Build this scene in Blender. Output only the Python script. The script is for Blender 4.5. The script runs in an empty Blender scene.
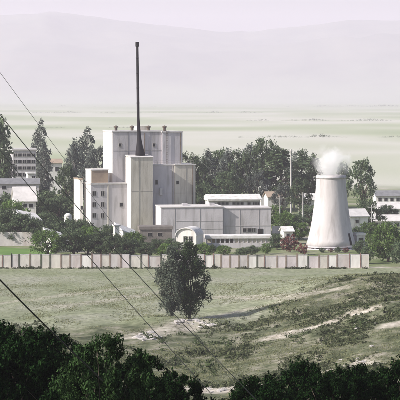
import bpy, math, random
import numpy as np

sc = bpy.context.scene
COL = sc.collection
R = math.radians

# ------------------------------------------------------------------ camera
CAM_H = 34.0          # metres above the plant's ground
F = 2219.0            # focal length in pixels of the 400 px photograph
HOR = 95.0            # row of the horizon
cam = bpy.data.cameras.new('camera')
cam.sensor_width = 36.0
cam.lens = 36.0 * F / 400.0
cam.shift_y = -(200.0 - HOR) / 400.0
cam.clip_start = 1.0
cam.clip_end = 60000.0
co = bpy.data.objects.new('camera', cam)
co.location = (0, 0, CAM_H)
co.rotation_euler = (R(90), 0, 0)
COL.objects.link(co)
sc.camera = co

# ------------------------------------------------------------------ light
SUN_DIR = np.array([-0.80, -0.33, 0.60]); SUN_DIR /= np.linalg.norm(SUN_DIR)
elev = math.asin(SUN_DIR[2])
world = bpy.data.worlds.new('World'); sc.world = world
world.use_nodes = True
wn = world.node_tree
sky = wn.nodes.new('ShaderNodeTexSky'); sky.sky_type = 'NISHITA'
sky.sun_disc = False
sky.sun_elevation = elev
sky.sun_rotation = math.atan2(SUN_DIR[0], SUN_DIR[1])
sky.air_density = 1.0; sky.dust_density = 3.0; sky.ozone_density = 2.0
bg = wn.nodes['Background']; bg.inputs['Strength'].default_value = 0.10
wn.links.new(sky.outputs[0], bg.inputs[0])
sl = bpy.data.lights.new('sun', 'SUN'); sl.energy = 4.8; sl.angle = R(0.5); sl.color = (1.0, 0.95, 0.88)
so = bpy.data.objects.new('sun', sl); COL.objects.link(so)
from mathutils import Vector
so.rotation_euler = Vector(SUN_DIR).to_track_quat('Z', 'Y').to_euler()
so.location = (-300, -200, 400)
sc.view_settings.view_transform = 'Standard'
sc.view_settings.look = 'None'
sc.view_settings.exposure = 0.58
sc.view_settings.gamma = 1.0
sc.view_settings.use_curve_mapping = False
sc.cycles.max_bounces = 8
sc.cycles.transparent_max_bounces = 12
sc.cycles.volume_bounces = 5

# ------------------------------------------------------------------ materials
def mat(name, c1, c2=None, scale=1.0, rough=0.9, detail=6, stretch=None, bump=0.0, bscale=None, spec=0.2,
        c3=None, scale3=None, amt3=0.5):
    m = bpy.data.materials.new(name); m.use_nodes = True
    nt = m.node_tree; b = nt.nodes['Principled BSDF']
    b.inputs['Roughness'].default_value = rough
    b.inputs['Specular IOR Level'].default_value = spec
    if c2 is None:
        c2 = tuple(v * 0.8 for v in c1)
    tc = nt.nodes.new('ShaderNodeTexCoord')
    src = tc.outputs['Object']
    if stretch:
        mp = nt.nodes.new('ShaderNodeMapping'); mp.inputs['Scale'].default_value = stretch
        nt.links.new(src, mp.inputs['Vector']); src = mp.outputs[0]
    nz = nt.nodes.new('ShaderNodeTexNoise'); nz.inputs['Scale'].default_value = scale
    nz.inputs['Detail'].default_value = detail; nz.inputs['Roughness'].default_value = 0.65
    nt.links.new(src, nz.inputs['Vector'])
    rp = nt.nodes.new('ShaderNodeValToRGB')
    rp.color_ramp.elements[0].position = 0.36; rp.color_ramp.elements[1].position = 0.64
    rp.color_ramp.elements[0].color = (*c2, 1); rp.color_ramp.elements[1].color = (*c1, 1)
    nt.links.new(nz.outputs['Fac'], rp.inputs[0])
    out = rp.outputs[0]
    if c3:
        n3 = nt.nodes.new('ShaderNodeTexNoise'); n3.inputs['Scale'].default_value = scale3
        n3.inputs['Detail'].default_value = 5
        if stretch:
            m3 = nt.nodes.new('ShaderNodeMapping'); m3.inputs['Scale'].default_value = (1, 1, 0.13)
            nt.links.new(tc.outputs['Object'], m3.inputs['Vector']); nt.links.new(m3.outputs[0], n3.inputs['Vector'])
        else: nt.links.new(tc.outputs['Object'], n3.inputs['Vector'])
        r3 = nt.nodes.new('ShaderNodeValToRGB')
        r3.color_ramp.elements[0].position = 0.5; r3.color_ramp.elements[1].position = 0.7
        r3.color_ramp.elements[0].color = (0, 0, 0, 1); r3.color_ramp.elements[1].color = (amt3,) * 3 + (1,)
        nt.links.new(n3.outputs['Fac'], r3.inputs[0])
        mx = nt.nodes.new('ShaderNodeMixRGB'); mx.inputs[2].default_value = (*c3, 1)
        nt.links.new(r3.outputs[0], mx.inputs[0]); nt.links.new(out, mx.inputs[1]); out = mx.outputs[0]
    nt.links.new(out, b.inputs['Base Color'])
    if bump:
        bp = nt.nodes.new('ShaderNodeBump'); bp.inputs['Strength'].default_value = bump
        bp.inputs['Distance'].default_value = 0.1
        n2 = nt.nodes.new('ShaderNodeTexNoise'); n2.inputs['Scale'].default_value = bscale or scale * 4
        n2.inputs['Detail'].default_value = 8
        nt.links.new(tc.outputs['Object'], n2.inputs['Vector'])
        nt.links.new(n2.outputs['Fac'], bp.inputs['Height'])
        nt.links.new(bp.outputs[0], b.inputs['Normal'])
    return m

def leaf_mat(name, dark, light, trans=0.25, spec=0.12):
    m = bpy.data.materials.new(name); m.use_nodes = True
    nt = m.node_tree; b = nt.nodes['Principled BSDF']
    b.inputs['Roughness'].default_value = 0.7; b.inputs['Specular IOR Level'].default_value = spec
    g = nt.nodes.new('ShaderNodeNewGeometry')
    rp = nt.nodes.new('ShaderNodeValToRGB')
    rp.color_ramp.elements[0].color = (*dark, 1); rp.color_ramp.elements[1].color = (*light, 1)
    oi = nt.nodes.new('ShaderNodeObjectInfo')
    nt.links.new(g.outputs['Random Per Island'], rp.inputs[0])
    hs = nt.nodes.new('ShaderNodeHueSaturation')
    mr = nt.nodes.new('ShaderNodeMapRange'); mr.inputs[3].default_value = 0.75; mr.inputs[4].default_value = 1.25
    nt.links.new(oi.outputs['Random'], mr.inputs[0]); nt.links.new(mr.outputs[0], hs.inputs['Value'])
    nt.links.new(rp.outputs[0], hs.inputs['Color'])
    nt.links.new(hs.outputs[0], b.inputs['Base Color'])
    t = nt.nodes.new('ShaderNodeBsdfTranslucent'); nt.links.new(hs.outputs[0], t.inputs[0])
    mx = nt.nodes.new('ShaderNodeMixShader'); mx.inputs[0].default_value = trans
    nt.links.new(b.outputs[0], mx.inputs[1]); nt.links.new(t.outputs[0], mx.inputs[2])
    nt.links.new(mx.outputs[0], nt.nodes['Material Output'].inputs['Surface'])
    return m

M = {}
M['concrete'] = mat('pale_concrete', (0.55, 0.52, 0.54), (0.45, 0.425, 0.44), 0.35, stretch=(1, 1, 0.35), bump=0.25, bscale=3,
                    c3=(0.25, 0.235, 0.225), scale3=1.1, amt3=0.6)
M['concrete_warm'] = mat('warm_concrete', (0.56, 0.525, 0.465), (0.46, 0.43, 0.375), 0.4, stretch=(1, 1, 0.3), bump=0.25, bscale=3,
                         c3=(0.27, 0.24, 0.195), scale3=1.2, amt3=0.6)
M['whitewash_or_sunlit'] = mat('whitewashed_or_sunlit_wall', (0.76, 0.735, 0.71), (0.64, 0.62, 0.59), 0.5, stretch=(1, 1, 0.3), bump=0.15, bscale=3,  # for white walls, and for sunlight painted on left-facing sides
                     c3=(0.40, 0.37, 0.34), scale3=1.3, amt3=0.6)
M['roof_pale'] = mat('pale_roof_sheet', (0.60, 0.57, 0.56), (0.47, 0.45, 0.44), 0.6, bump=0.2)
M['roof_white'] = mat('white_roof_sheet', (0.68, 0.665, 0.66), (0.52, 0.505, 0.49), 0.8, bump=0.2, c3=(0.36, 0.31, 0.27), scale3=1.0, amt3=0.5)
M['roof_tan'] = mat('tan_roof', (0.36, 0.28, 0.21), (0.27, 0.21, 0.17), 0.6, bump=0.2)
M['roof_brown'] = mat('brown_roof', (0.20, 0.18, 0.165), (0.13, 0.118, 0.11), 0.7, bump=0.3)
M['roof_grey'] = mat('grey_tile_roof', (0.22, 0.22, 0.23), (0.15, 0.15, 0.16), 0.7, bump=0.3)
M['seam2'] = mat('shallow_joint', (0.41, 0.39, 0.385), (0.33, 0.315, 0.305), 1.0)
M['glass'] = mat('dark_window_glass', (0.025, 0.028, 0.032), (0.015, 0.016, 0.018), 0.5, rough=0.25, spec=0.5)
M['frame'] = mat('window_frame_paint', (0.38, 0.36, 0.34), (0.28, 0.27, 0.25), 2.0)
M['dark'] = mat('dark_opening', (0.03, 0.028, 0.025), (0.018, 0.017, 0.016), 1.0)
M['steel'] = mat('blackened_steel', (0.014, 0.012, 0.014), (0.008, 0.007, 0.008), 1.2, rough=0.7, stretch=(1, 1, .2))
M['vent'] = mat('rusty_vent', (0.14, 0.11, 0.085), (0.07, 0.058, 0.05), 2.0)
M['post'] = mat('reddish_post', (0.26, 0.17, 0.15), (0.16, 0.11, 0.10), 2.0)
M['panel'] = mat('fence_panel', (0.56, 0.53, 0.52), (0.42, 0.39, 0.38), 0.8, stretch=(1, 1, .5), bump=0.2,
                 c3=(0.42, 0.33, 0.30), scale3=0.3, amt3=0.6)
M['panel_pink'] = mat('pinkish_panel', (0.60, 0.545, 0.55), (0.46, 0.41, 0.41), 0.8, stretch=(1, 1, .5), bump=.2)
M['panel_cream'] = mat('cream_panel', (0.60, 0.57, 0.52), (0.46, 0.43, 0.39), 0.8, stretch=(1, 1, .5), bump=.2)
M['tower'] = mat('tower_concrete', (0.58, 0.545, 0.55), (0.47, 0.44, 0.44), 0.35, stretch=(1, 1, 0.25), bump=0.25, bscale=2,
                 c3=(0.29, 0.26, 0.255), scale3=0.8, amt3=0.6)
M['bark'] = mat('bark', (0.13, 0.10, 0.08), (0.07, 0.055, 0.045), 3.0, bump=0.5)
M['bark_pale'] = mat('pale_bark', (0.42, 0.40, 0.38), (0.22, 0.20, 0.19), 2.0, bump=0.4)
M['rock'] = mat('pale_rock', (0.46, 0.43, 0.41), (0.28, 0.26, 0.25), 2.0, bump=0.5)
M['path'] = mat('bare_earth', (0.46, 0.42, 0.37), (0.32, 0.29, 0.245), 0.5, bump=0.3, c3=(0.14, 0.15, 0.08), scale3=0.9, amt3=0.7)
M['wire_old'] = mat('weathered_wire', (0.22, 0.21, 0.21), (0.15, 0.15, 0.15), 1.0)
M['wire'] = mat('wire', (0.03, 0.03, 0.03), (0.02, 0.02, 0.02), 1.0, rough=0.6)
M['pole'] = mat('pole_concrete', (0.5, 0.48, 0.47), (0.36, 0.35, 0.34), 1.0)
M['brickred'] = mat('faded_red', (0.33, 0.14, 0.12), (0.22, 0.10, 0.09), 2.0)
M['leaf_tree'] = leaf_mat('tree_leaf', (0.050, 0.080, 0.045), (0.150, 0.195, 0.105), 0.42)
M['leaf_twin'] = leaf_mat('twin_leaf', (0.018, 0.038, 0.018), (0.11, 0.165, 0.068), .4)
M['leaf_twingrey'] = leaf_mat('greyish_leaf', (0.030, 0.044, 0.034), (0.15, 0.175, 0.13), .35)
M['leaf_green'] = leaf_mat('fresh_leaf', (0.06, 0.11, 0.03), (0.16, 0.24, 0.07), 0.3)
M['leaf_grey'] = leaf_mat('grey_leaf', (0.075, 0.092, 0.085), (0.195, 0.215, 0.18), 0.42)
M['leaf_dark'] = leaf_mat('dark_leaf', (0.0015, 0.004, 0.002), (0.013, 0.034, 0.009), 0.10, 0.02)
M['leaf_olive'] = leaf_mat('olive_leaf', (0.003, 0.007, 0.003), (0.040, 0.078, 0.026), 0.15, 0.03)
M['leaf_red'] = leaf_mat('reddish_leaf', (0.10, 0.045, 0.04), (0.2, 0.09, 0.08))
M['scrub'] = leaf_mat('scrub_leaf', (0.018, 0.032, 0.012), (0.07, 0.095, 0.035), 0.2)
M['grass'] = leaf_mat('dry_grass', (0.09, 0.105, 0.045), (0.25, 0.25, 0.14), 0.2)
M['weed'] = leaf_mat('rough_weed', (0.03, 0.042, 0.02), (0.10, 0.115, 0.055), 0.2)

# ------------------------------------------------------------------ helpers
def tag(o, label=None, cat=None, group=None, kind=None):
    if label: o['label'] = label
    if cat: o['category'] = cat
    if group: o['group'] = group
    if kind: o['kind'] = kind
    return o

def empty(name, loc=(0, 0, 0), rz=0.0):
    o = bpy.data.objects.new(name, None); COL.objects.link(o)
    o.location = loc; o.rotation_euler = (0, 0, rz); o.empty_display_size = 0.5
    return o

class MB:
    def __init__(s): s.v = []; s.f = []
    def box(s, x0, x1, y0, y1, z0, z1):
        n = len(s.v)
        s.v += [(x0, y0, z0), (x1, y0, z0), (x1, y1, z0), (x0, y1, z0), (x0, y0, z1), (x1, y0, z1), (x1, y1, z1), (x0, y1, z1)]
        s.f += [tuple(n + i for i in q) for q in ((3, 2, 1, 0), (4, 5, 6, 7), (0, 1, 5, 4), (1, 2, 6, 5), (2, 3, 7, 6), (3, 0, 4, 7))]
        return s
    def prism(s, prof, y0, y1):          # profile in x,z extruded along y
        n = len(s.v); k = len(prof)
        s.v += [(x, y0, z) for x, z in prof] + [(x, y1, z) for x, z in prof]
        s.f.append(tuple(n + i for i in range(k))); s.f.append(tuple(n + k + i for i in reversed(range(k))))
        for i in range(k):
            j = (i + 1) % k
            s.f.append((n + j, n + i, n + k + i, n + k + j))
        return s
    def prism_x(s, prof, x0, x1):        # profile in y,z extruded along x
        n = len(s.v); k = len(prof)
        s.v += [(x0, y, z) for y, z in prof] + [(x1, y, z) for y, z in prof]
        s.f.append(tuple(n + i for i in reversed(range(k)))); s.f.append(tuple(n + k + i for i in range(k)))
        for i in range(k):
            j = (i + 1) % k
            s.f.append((n + i, n + j, n + k + j, n + k + i))
        return s
    def tube(s, pts, rad, seg=8):
        n = len(s.v); P = [Vector(p) for p in pts]
        for i, p in enumerate(P):
            d = (P[min(i + 1, len(P) - 1)] - P[max(i - 1, 0)]).normalized()
            a = d.cross(Vector((0, 1, 0)));
            if a.length < 0.1: a = d.cross(Vector((1, 0, 0)))
            a.normalize(); b = d.cross(a)
            for k in range(seg):
                t = 2 * math.pi * k / seg
                s.v.append(tuple(p + (a * math.cos(t) + b * math.sin(t)) * rad[i]))
        for i in range(len(P) - 1):
            for k in range(seg):
                k2 = (k + 1) % seg
                s.f.append((n + i * seg + k, n + i * seg + k2, n + (i + 1) * seg + k2, n + (i + 1) * seg + k))
        s.f.append(tuple(n + k for k in reversed(range(seg))))
        s.f.append(tuple(n + (len(P) - 1) * seg + k for k in range(seg)))
        return s
    def build(s, name, m, parent=None, smooth=False, bevel=0.0):
        me = bpy.data.meshes.new(name); me.from_pydata(s.v, [], s.f); me.update()
        me.materials.append(m)
        if smooth:
            me.polygons.foreach_set('use_smooth', [True] * len(me.polygons))
        import bmesh
        bm = bmesh.new(); bm.from_mesh(me); bmesh.ops.recalc_face_normals(bm, faces=bm.faces)
        if bevel:
            bmesh.ops.bevel(bm, geom=bm.edges[:], offset=bevel, segments=1, affect='EDGES')
        bm.to_mesh(me); bm.free()
        o = bpy.data.objects.new(name, me); COL.objects.link(o)
        if parent: o.parent = parent
        return o

def np_mesh(name, verts, quads, m, parent=None, smooth=False):
    me = bpy.data.meshes.new(name)
    verts = np.asarray(verts, dtype=np.float32); quads = np.asarray(quads, dtype=np.int32)
    me.vertices.add(len(verts)); me.vertices.foreach_set('co', verts.ravel())
    nq, k = quads.shape
    me.loops.add(nq * k); me.loops.foreach_set('vertex_index', quads.ravel())
    me.polygons.add(nq)
    me.polygons.foreach_set('loop_start', np.arange(nq, dtype=np.int32) * k)
    if smooth: me.polygons.foreach_set('use_smooth', np.ones(nq, dtype=bool))
    me.update(calc_edges=True); me.validate()
    if m: me.materials.append(m)
    o = bpy.data.objects.new(name, me); COL.objects.link(o)
    if parent: o.parent = parent
    return o

# value noise ---------------------------------------------------------------
_rs = np.random.RandomState(3); _tab = _rs.rand(256, 256)
def vnoise(x, y):
    xi = np.floor(x).astype(int); yi = np.floor(y).astype(int)
    fx = x - xi; fy = y - yi; fx = fx * fx * (3 - 2 * fx); fy = fy * fy * (3 - 2 * fy)
    g = lambda a, b: _tab[a % 256, b % 256]
    return (g(xi, yi) * (1 - fx) + g(xi + 1, yi) * fx) * (1 - fy) + (g(xi, yi + 1) * (1 - fx) + g(xi + 1, yi + 1) * fx) * fy - 0.5
def fbm(x, y, o=4):
    s = 0; a = 1.0
    for i in range(o):
        s = s + a * vnoise(x * 2 ** i + 17.3 * i, y * 2 ** i + 5.1 * i); a *= 0.5
    return s
def sstep(a, b, x):
    t = np.clip((x - a) / (b - a), 0, 1); return t * t * (3 - 2 * t)

_Yk = np.array([-100, 100, 180, 230, 262, 284, 300, 306, 318, 328, 346, 356, 372, 400, 425, 1e6])
_Fk = np.array([0.30, .45, .62, .70, .70, .84, 1.04, .96, .60, .52, .84, .80, .60, .25, 0.0, 0.0])
def height(X, Y):
    X = np.asarray(X, dtype=float); Y = np.asarray(Y, dtype=float)
    t = (32.2 - 0.1474 * Y) / 4.0
    base = 4.0 * (np.maximum(t, 0) + np.log1p(np.exp(-np.abs(t))))
    bank = 6.6 * sstep(0, 34, X) + 0.04 * np.clip(X - 34, 0, 60)
    f = np.interp(Y + 3.0 * fbm(X / 9, Y / 40, 2), _Yk, _Fk)
    near = 1 - sstep(330, 425, Y)
    rough = near * (0.6 * fbm(X / 7, Y / 14, 5)) + 1.3 * near * sstep(3, 15, X) * fbm(X / 11 + 3, Y / 9 + 7, 4)
    rough = rough * sstep(20, 120, Y)
    mid = 0.10 * fbm(X / 12, Y / 25, 3) * (1 - sstep(440, 520, Y))
    berm = 0.9 * np.exp(-((Y - 327 + 0.25 * X) / 6.0) ** 2) * sstep(-13, -7, X) * (1 - sstep(2, 7, X))
    return base + bank * f + rough + mid + berm

def P(px, py, Y):                        # photograph pixel at a distance -> point
    return Vector(((px - 200) * Y / F, Y, CAM_H - (py - HOR) * Y / F))
def gp(px, Y):                           # ground point in a column at a distance
    X = (px - 200) * Y / F
    return Vector((X, Y, float(height(X, Y))))
def hit(px, py):                         # ground point seen at a pixel
    Ys = np.arange(200, 1500, 0.5)
    Xs = (px - 200) * Ys / F; zs = CAM_H - (py - HOR) * Ys / F
    k = np.argmax(height(Xs, Ys) >= zs)
    return gp(px, float(Ys[k]))

# ------------------------------------------------------------------ ground
def axis(fine0, fine1, step, far, grow=1.18):
    a = list(np.arange(fine0, fine1 + 1e-6, step)); s = step; x = a[-1]
    while x < far: s *= grow; x += s; a.append(x)
    return a
xp = axis(0, 62, 0.7, 9000); xs = np.array([-v for v in xp[:0:-1]] + xp)
ys = np.concatenate([np.arange(-60, 226, 3.0), np.arange(226, 432, 0.7), np.array(axis(433, 640, 4.0, 30000, 1.06))])
GX, GY = np.meshgrid(xs, ys)
GZ = height(GX, GY)
nx, ny = len(xs), len(ys)
idx = np.arange(nx * ny).reshape(ny, nx)
quads = np.stack([idx[:-1, :-1], idx[:-1, 1:], idx[1:, 1:], idx[1:, :-1]], -1).reshape(-1, 4)
gm = bpy.data.materials.new('ground_cover'); gm.use_nodes = True
def ground_material():
    nt = gm.node_tree; b = nt.nodes['Principled BSDF']; b.inputs['Roughness'].default_value = 0.95
    b.inputs['Specular IOR Level'].default_value = 0.1
    N = nt.nodes; L = nt.links
    tc = N.new('ShaderNodeTexCoord')
    def noise(sc_, stretch, det=6):
        mp = N.new('ShaderNodeMapping'); mp.inputs['Scale'].default_value = stretch
        L.new(tc.outputs['Object'], mp.inputs[0])
        n = N.new('ShaderNodeTexNoise'); n.inputs['Scale'].default_value = sc_; n.inputs['Detail'].default_value = det
        n.inputs['Roughness'].default_value = 0.62
        L.new(mp.outputs[0], n.inputs['Vector']); return n.outputs['Fac']
    def ramp(fac, stops):
        r = N.new('ShaderNodeValToRGB')
        while len(r.color_ramp.elements) < len(stops): r.color_ramp.elements.new(0.5)
        for e, (p, c) in zip(r.color_ramp.elements, stops): e.position = p; e.color = (*c, 1)
        L.new(fac, r.inputs[0]); return r.outputs[0]
    def mix(f, a, c):
        m = N.new('ShaderNodeMixRGB'); L.new(f, m.inputs[0]); L.new(a, m.inputs[1]); L.new(c, m.inputs[2]); return m.outputs[0]
    def attr(n):
        a = N.new('ShaderNodeAttribute'); a.attribute_name = n; return a.outputs['Fac']
    rough = ramp(noise(0.30, (1, 0.7, 1), 9), [(0.36, (0.055, 0.064, 0.036)), (0.46, (0.10, 0.112, 0.065)), (0.56, (0.165, 0.165, 0.115)), (0.68, (0.26, 0.24, 0.205))])
    field = ramp(noise(0.12, (0.6, 0.5, 1), 8), [(0.34, (0.185, 0.207, 0.125)), (0.5, (0.232, 0.247, 0.172)), (0.68, (0.275, 0.275, 0.225))])
    yard = ramp(noise(0.10, (1, .6, 1), 8), [(0.35, (0.08, 0.115, 0.04)), (0.52, (0.17, 0.19, 0.10)), (0.66, (0.30, 0.28, 0.23))])
    plain = ramp(noise(0.0012, (1.6, .8, 1), 2), [(0.34, (0.24, 0.285, 0.17)), (0.45, (0.32, 0.35, 0.235)), (0.55, (0.45, 0.445, 0.385)), (0.68, (0.35, 0.37, 0.27))])
    fine = ramp(noise(1.1, (1, 1, 1), 8), [(0.36, (.58, .60, .52)), (0.62, (1.22, 1.2, 1.2))])
    earth = ramp(noise(0.5, (1, 1, 1), 8), [(0.36, (.28, .25, .21)), (0.6, (.47, .43, .385))])
    c = mix(attr('field'), rough, field); c = mix(attr('earth'), c, earth)
    mu = N.new('ShaderNodeMixRGB'); mu.blend_type = 'MULTIPLY'; mu.inputs[0].default_value = .9; L.new(c, mu.inputs[1]); L.new(fine, mu.inputs[2]); c = mu.outputs[0]
    c = mix(attr('yard'), c, yard); c = mix(attr('plain'), c, plain)
    fr_ = N.new('ShaderNodeRGB'); fr_.outputs[0].default_value = (0.25, 0.29, 0.19, 1); c = mix(attr('far'), c, fr_.outputs[0])
    L.new(c, b.inputs['Base Color'])
    bp = N.new('ShaderNodeBump'); bp.inputs['Distance'].default_value = 0.3; bp.inputs['Strength'].default_value = 0.5
    L.new(noise(1.4, (1, 1, 1), 9), bp.inputs['Height']); L.new(bp.outputs[0], b.inputs['Normal'])
ground_material()
ground = np_mesh('ground', np.stack([GX, GY, GZ], -1).reshape(-1, 3), quads, gm, smooth=True)
ground['kind'] = 'structure'
def vattr(o, name, vals):
    a = o.data.attributes.new(name, 'FLOAT', 'POINT'); a.data.foreach_set('value', np.asarray(vals, dtype=np.float32).ravel())
wob = 8 * fbm(GX / 15, GY / 30, 3)
lin = 322 + 58 * sstep(2, 32, GX) + wob
vattr(ground, 'field', sstep(-6, 8, GY - lin))
vattr(ground, 'yard', sstep(437, 439, GY))
vattr(ground, 'far', sstep(2200, 8500, GY))
vattr(ground, 'plain', sstep(760, 860, GY + 60 * fbm(GX / 50, GY / 80, 3)))

def strip(name, pts, width, m, lift=0.06):
    """a strip of ground surface draped over the terrain through ground points"""
    V = []; Q = []
    pts = [np.array(p) for p in pts]; dense = []
    for a, b in zip(pts[:-1], pts[1:]):
        n = max(2, int(np.linalg.norm(b[:2] - a[:2]) / 0.8))
        for i in range(n): dense.append(a + (b - a) * i / n)
    dense.append(pts[-1]); K = 5
    for i, p in enumerate(dense):
        d = dense[min(i + 1, len(dense) - 1)] - dense[max(i - 1, 0)]
        t = np.array([-d[1], d[0]]); t /= np.linalg.norm(t) + 1e-9
        w = width * (0.75 + 0.9 * (float(vnoise(np.array(i / 6.0), np.array(3.3))) + 0.2))
        for k in range(K):
            q = p[:2] + t * w * (k / (K - 1) - 0.5)
            V.append((q[0], q[1], float(height(q[0], q[1])) + lift - (0.04 if k in (0, K - 1) else 0)))
    for i in range(len(dense) - 1):
        for k in range(K - 1):
            Q.append((i * K + k, i * K + k + 1, (i + 1) * K + k + 1, (i + 1) * K + k))
    o = np_mesh(name, V, Q, m, smooth=True); o['kind'] = 'structure'; return o
M['lawn'] = mat('lawn_grass', (0.12, 0.20, 0.05), (0.08, 0.15, 0.035), 0.4, bump=.4)
def earth_mask():
    e = np.zeros_like(GX); wobx = 1.4 * fbm(GX / 4, GY / 4, 4)
    def line(pts, w, k=1.0):
        pts = [np.array(p)[:2] for p in pts]; D = np.full(GX.shape, 1e9)
        for p, q in zip(pts[:-1], pts[1:]):
            d = q - p; t = np.clip(((GX - p[0]) * d[0] + (GY - p[1]) * d[1]) / (d @ d), 0, 1)
            D = np.minimum(D, np.hypot(GX - p[0] - t * d[0], (GY - p[1] - t * d[1])))
        np.maximum(e, k * (1 - sstep(w * .25, w * .8, D + wobx * w / 4)), out=e)
    line([gp(280, 297), gp(295, 298.5), gp(320, 299.5), gp(350, 300.5), gp(366, 301)], 4.6)
    line([gp(372, 301), gp(405, 305)], 2.6, .4)
    line([hit(150, 330), hit(175, 326), hit(208, 318), hit(250, 309), hit(285, 301), hit(318, 292), hit(345, 287)], 2.6, .55)
    line([hit(195, 297), hit(250, 297.5), hit(300, 297)], 4.0, .6)
    line([hit(-15, 304), hit(30, 300), hit(75, 294), hit(140, 287)], 3.5, .45)
    line([hit(60, 307), hit(100, 302), hit(150, 294), hit(172, 291)], 3.5, .5)
    line([hit(135, 337), hit(160, 332), hit(195, 322)], 5.0, .8)
    line([hit(195, 388), hit(215, 391), hit(245, 386)], 4.5, 1)
    line([hit(335, 368), hit(352, 364), hit(365, 366)], 4.0, .9)
    line([hit(392, 325), hit(405, 322)], 3.0, .9)
    return e
EARTH = earth_mask()
vattr(ground, 'earth', EARTH)
def earth_at(X, Y):
    i = np.clip(np.searchsorted(xs, X), 0, nx - 1); j = np.clip(np.searchsorted(ys, Y), 0, ny - 1); return EARTH[j, i]
strip('lawn', [gp(-30, 468), gp(52, 468)], 44, M['lawn'])
strip('road', [gp(-20, 437.8), gp(420, 437.8)], 2.5, M['path'])

# ------------------------------------------------------------------ mountains
def mountains():
    xs = np.linspace(-4500, 4500, 260); ys = np.concatenate([np.linspace(9000, 15500, 70)])
    X, Y = np.meshgrid(xs, ys)
    px = 200 + X * F / 12000.0
    ridge = np.interp(px, [-700, -300, -60, 20, 55, 100, 150, 205, 250, 300, 350, 400, 520, 800, 1100], [40, 30, 22, 15, 11, 16, 23, 31, 33, 27, 22, 20, 30, 18, 40])
    top = CAM_H + (HOR - ridge) * 12000.0 / F
    prof = (.25 * np.clip((Y - 9000) / 3000, 0, 1) ** 1.3 + .75 * sstep(9600, 12000, Y)) * (1 - 0.5 * sstep(12000, 15500, Y))
    Z = top * prof * (1 + 0.9 * fbm(X / 900, Y / 900, 5) * (1 - prof ** 3)) + 22 * fbm(X / 260, Y / 260, 4) * prof
    Z[0, :] = -8
    n, k = X.shape; idx = np.arange(n * k).reshape(n, k)
    q = np.stack([idx[:-1, :-1], idx[:-1, 1:], idx[1:, 1:], idx[1:, :-1]], -1).reshape(-1, 4)
    m = mat('hillside', (0.17, 0.18, 0.14), (0.09, 0.11, 0.085), 0.0035, detail=9)
    nt = m.node_tree; b = nt.nodes['Principled BSDF']; old = b.inputs['Base Color'].links[0].from_socket
    fx = nt.nodes.new('ShaderNodeMixRGB'); fx.inputs[1].default_value = (0.24, 0.28, 0.19, 1)      # farmed lower slopes
    at = nt.nodes.new('ShaderNodeAttribute'); at.attribute_name = 'wooded'
    nt.links.new(at.outputs['Fac'], fx.inputs[0]); nt.links.new(old, fx.inputs[2]); nt.links.new(fx.outputs[0], b.inputs['Base Color'])
    o = np_mesh('hills', np.stack([X, Y, Z], -1).reshape(-1, 3), q, m, smooth=True); o['kind'] = 'structure'
    vattr(o, 'wooded', sstep(-20, 190, Z + 110 * fbm(X / 500, Y / 500, 4)))
mountains()

def far_trees():
    rs = np.random.RandomState(21); V = []
    lines = [(1750, 30, 175, 2.2), (2300, -160, -20, 2.4), (2900, 60, 330, 2.8), (4200, -320, 120, 3.2), (6500, -600, 700, 4.5)]
    for Y, x0, x1, h in lines:
        n = int((x1 - x0) / h * 1.6); xx = np.linspace(x0, x1, n)
        amp = np.clip(.55 + 1.5 * fbm(xx / (h * 9) + Y, xx * 0 + Y * .37, 4), 0, 1.6)
        for i in range(n):
            hh = h * amp[i] * rs.uniform(.7, 1.2)
            if hh < .25 * h: continue
            x = xx[i] + rs.randn() * h * .4; y = Y + 22 * math.sin(x / 70) + rs.randn() * 4
            for k in range(22):
                d = rs.randn(3); d /= np.linalg.norm(d); p = np.array([x, y, hh * .5]) + d * np.array([h * .8, h * .6, hh * .5]) * rs.rand() ** .4
                a = np.cross(d, rs.randn(3)); a /= np.linalg.norm(a); b = np.cross(d, a); q = hh * .13
                V += [p - a * q, p - b * q * .6, p + a * q, p + b * q * .6]
    o = np_mesh('far_trees', np.array(V), np.arange(len(V)).reshape(-1, 4), M['leaf_tree'])
    tag(o, 'faint broken lines of trees far out on the hazy plain', 'trees', kind='stuff')
far_trees()
# ------------------------------------------------------------------ haze
HAZE = 0.000125
hz = MB().box(-9600, 9600, -120, 16500, -10, 620).build('haze', None or M['dark'])
hm = bpy.data.materials.new('haze_air'); hm.use_nodes = True
for n in list(hm.node_tree.nodes):
    if n.type == 'BSDF_PRINCIPLED': hm.node_tree.nodes.remove(n)
pv = hm.node_tree.nodes.new('ShaderNodeVolumePrincipled')
pv.inputs['Color'].default_value = (0.94, 0.875, 1.0, 1); pv.inputs['Density'].default_value = HAZE
pv.inputs['Anisotropy'].default_value = 0.1
hm.node_tree.links.new(pv.outputs[0], hm.node_tree.nodes['Material Output'].inputs['Volume'])
hz.data.materials.clear(); hz.data.materials.append(hm)
tag(hz, 'pale lavender haze over the valley and the far hills', 'haze', kind='stuff')
ground.location.z = 0

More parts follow.
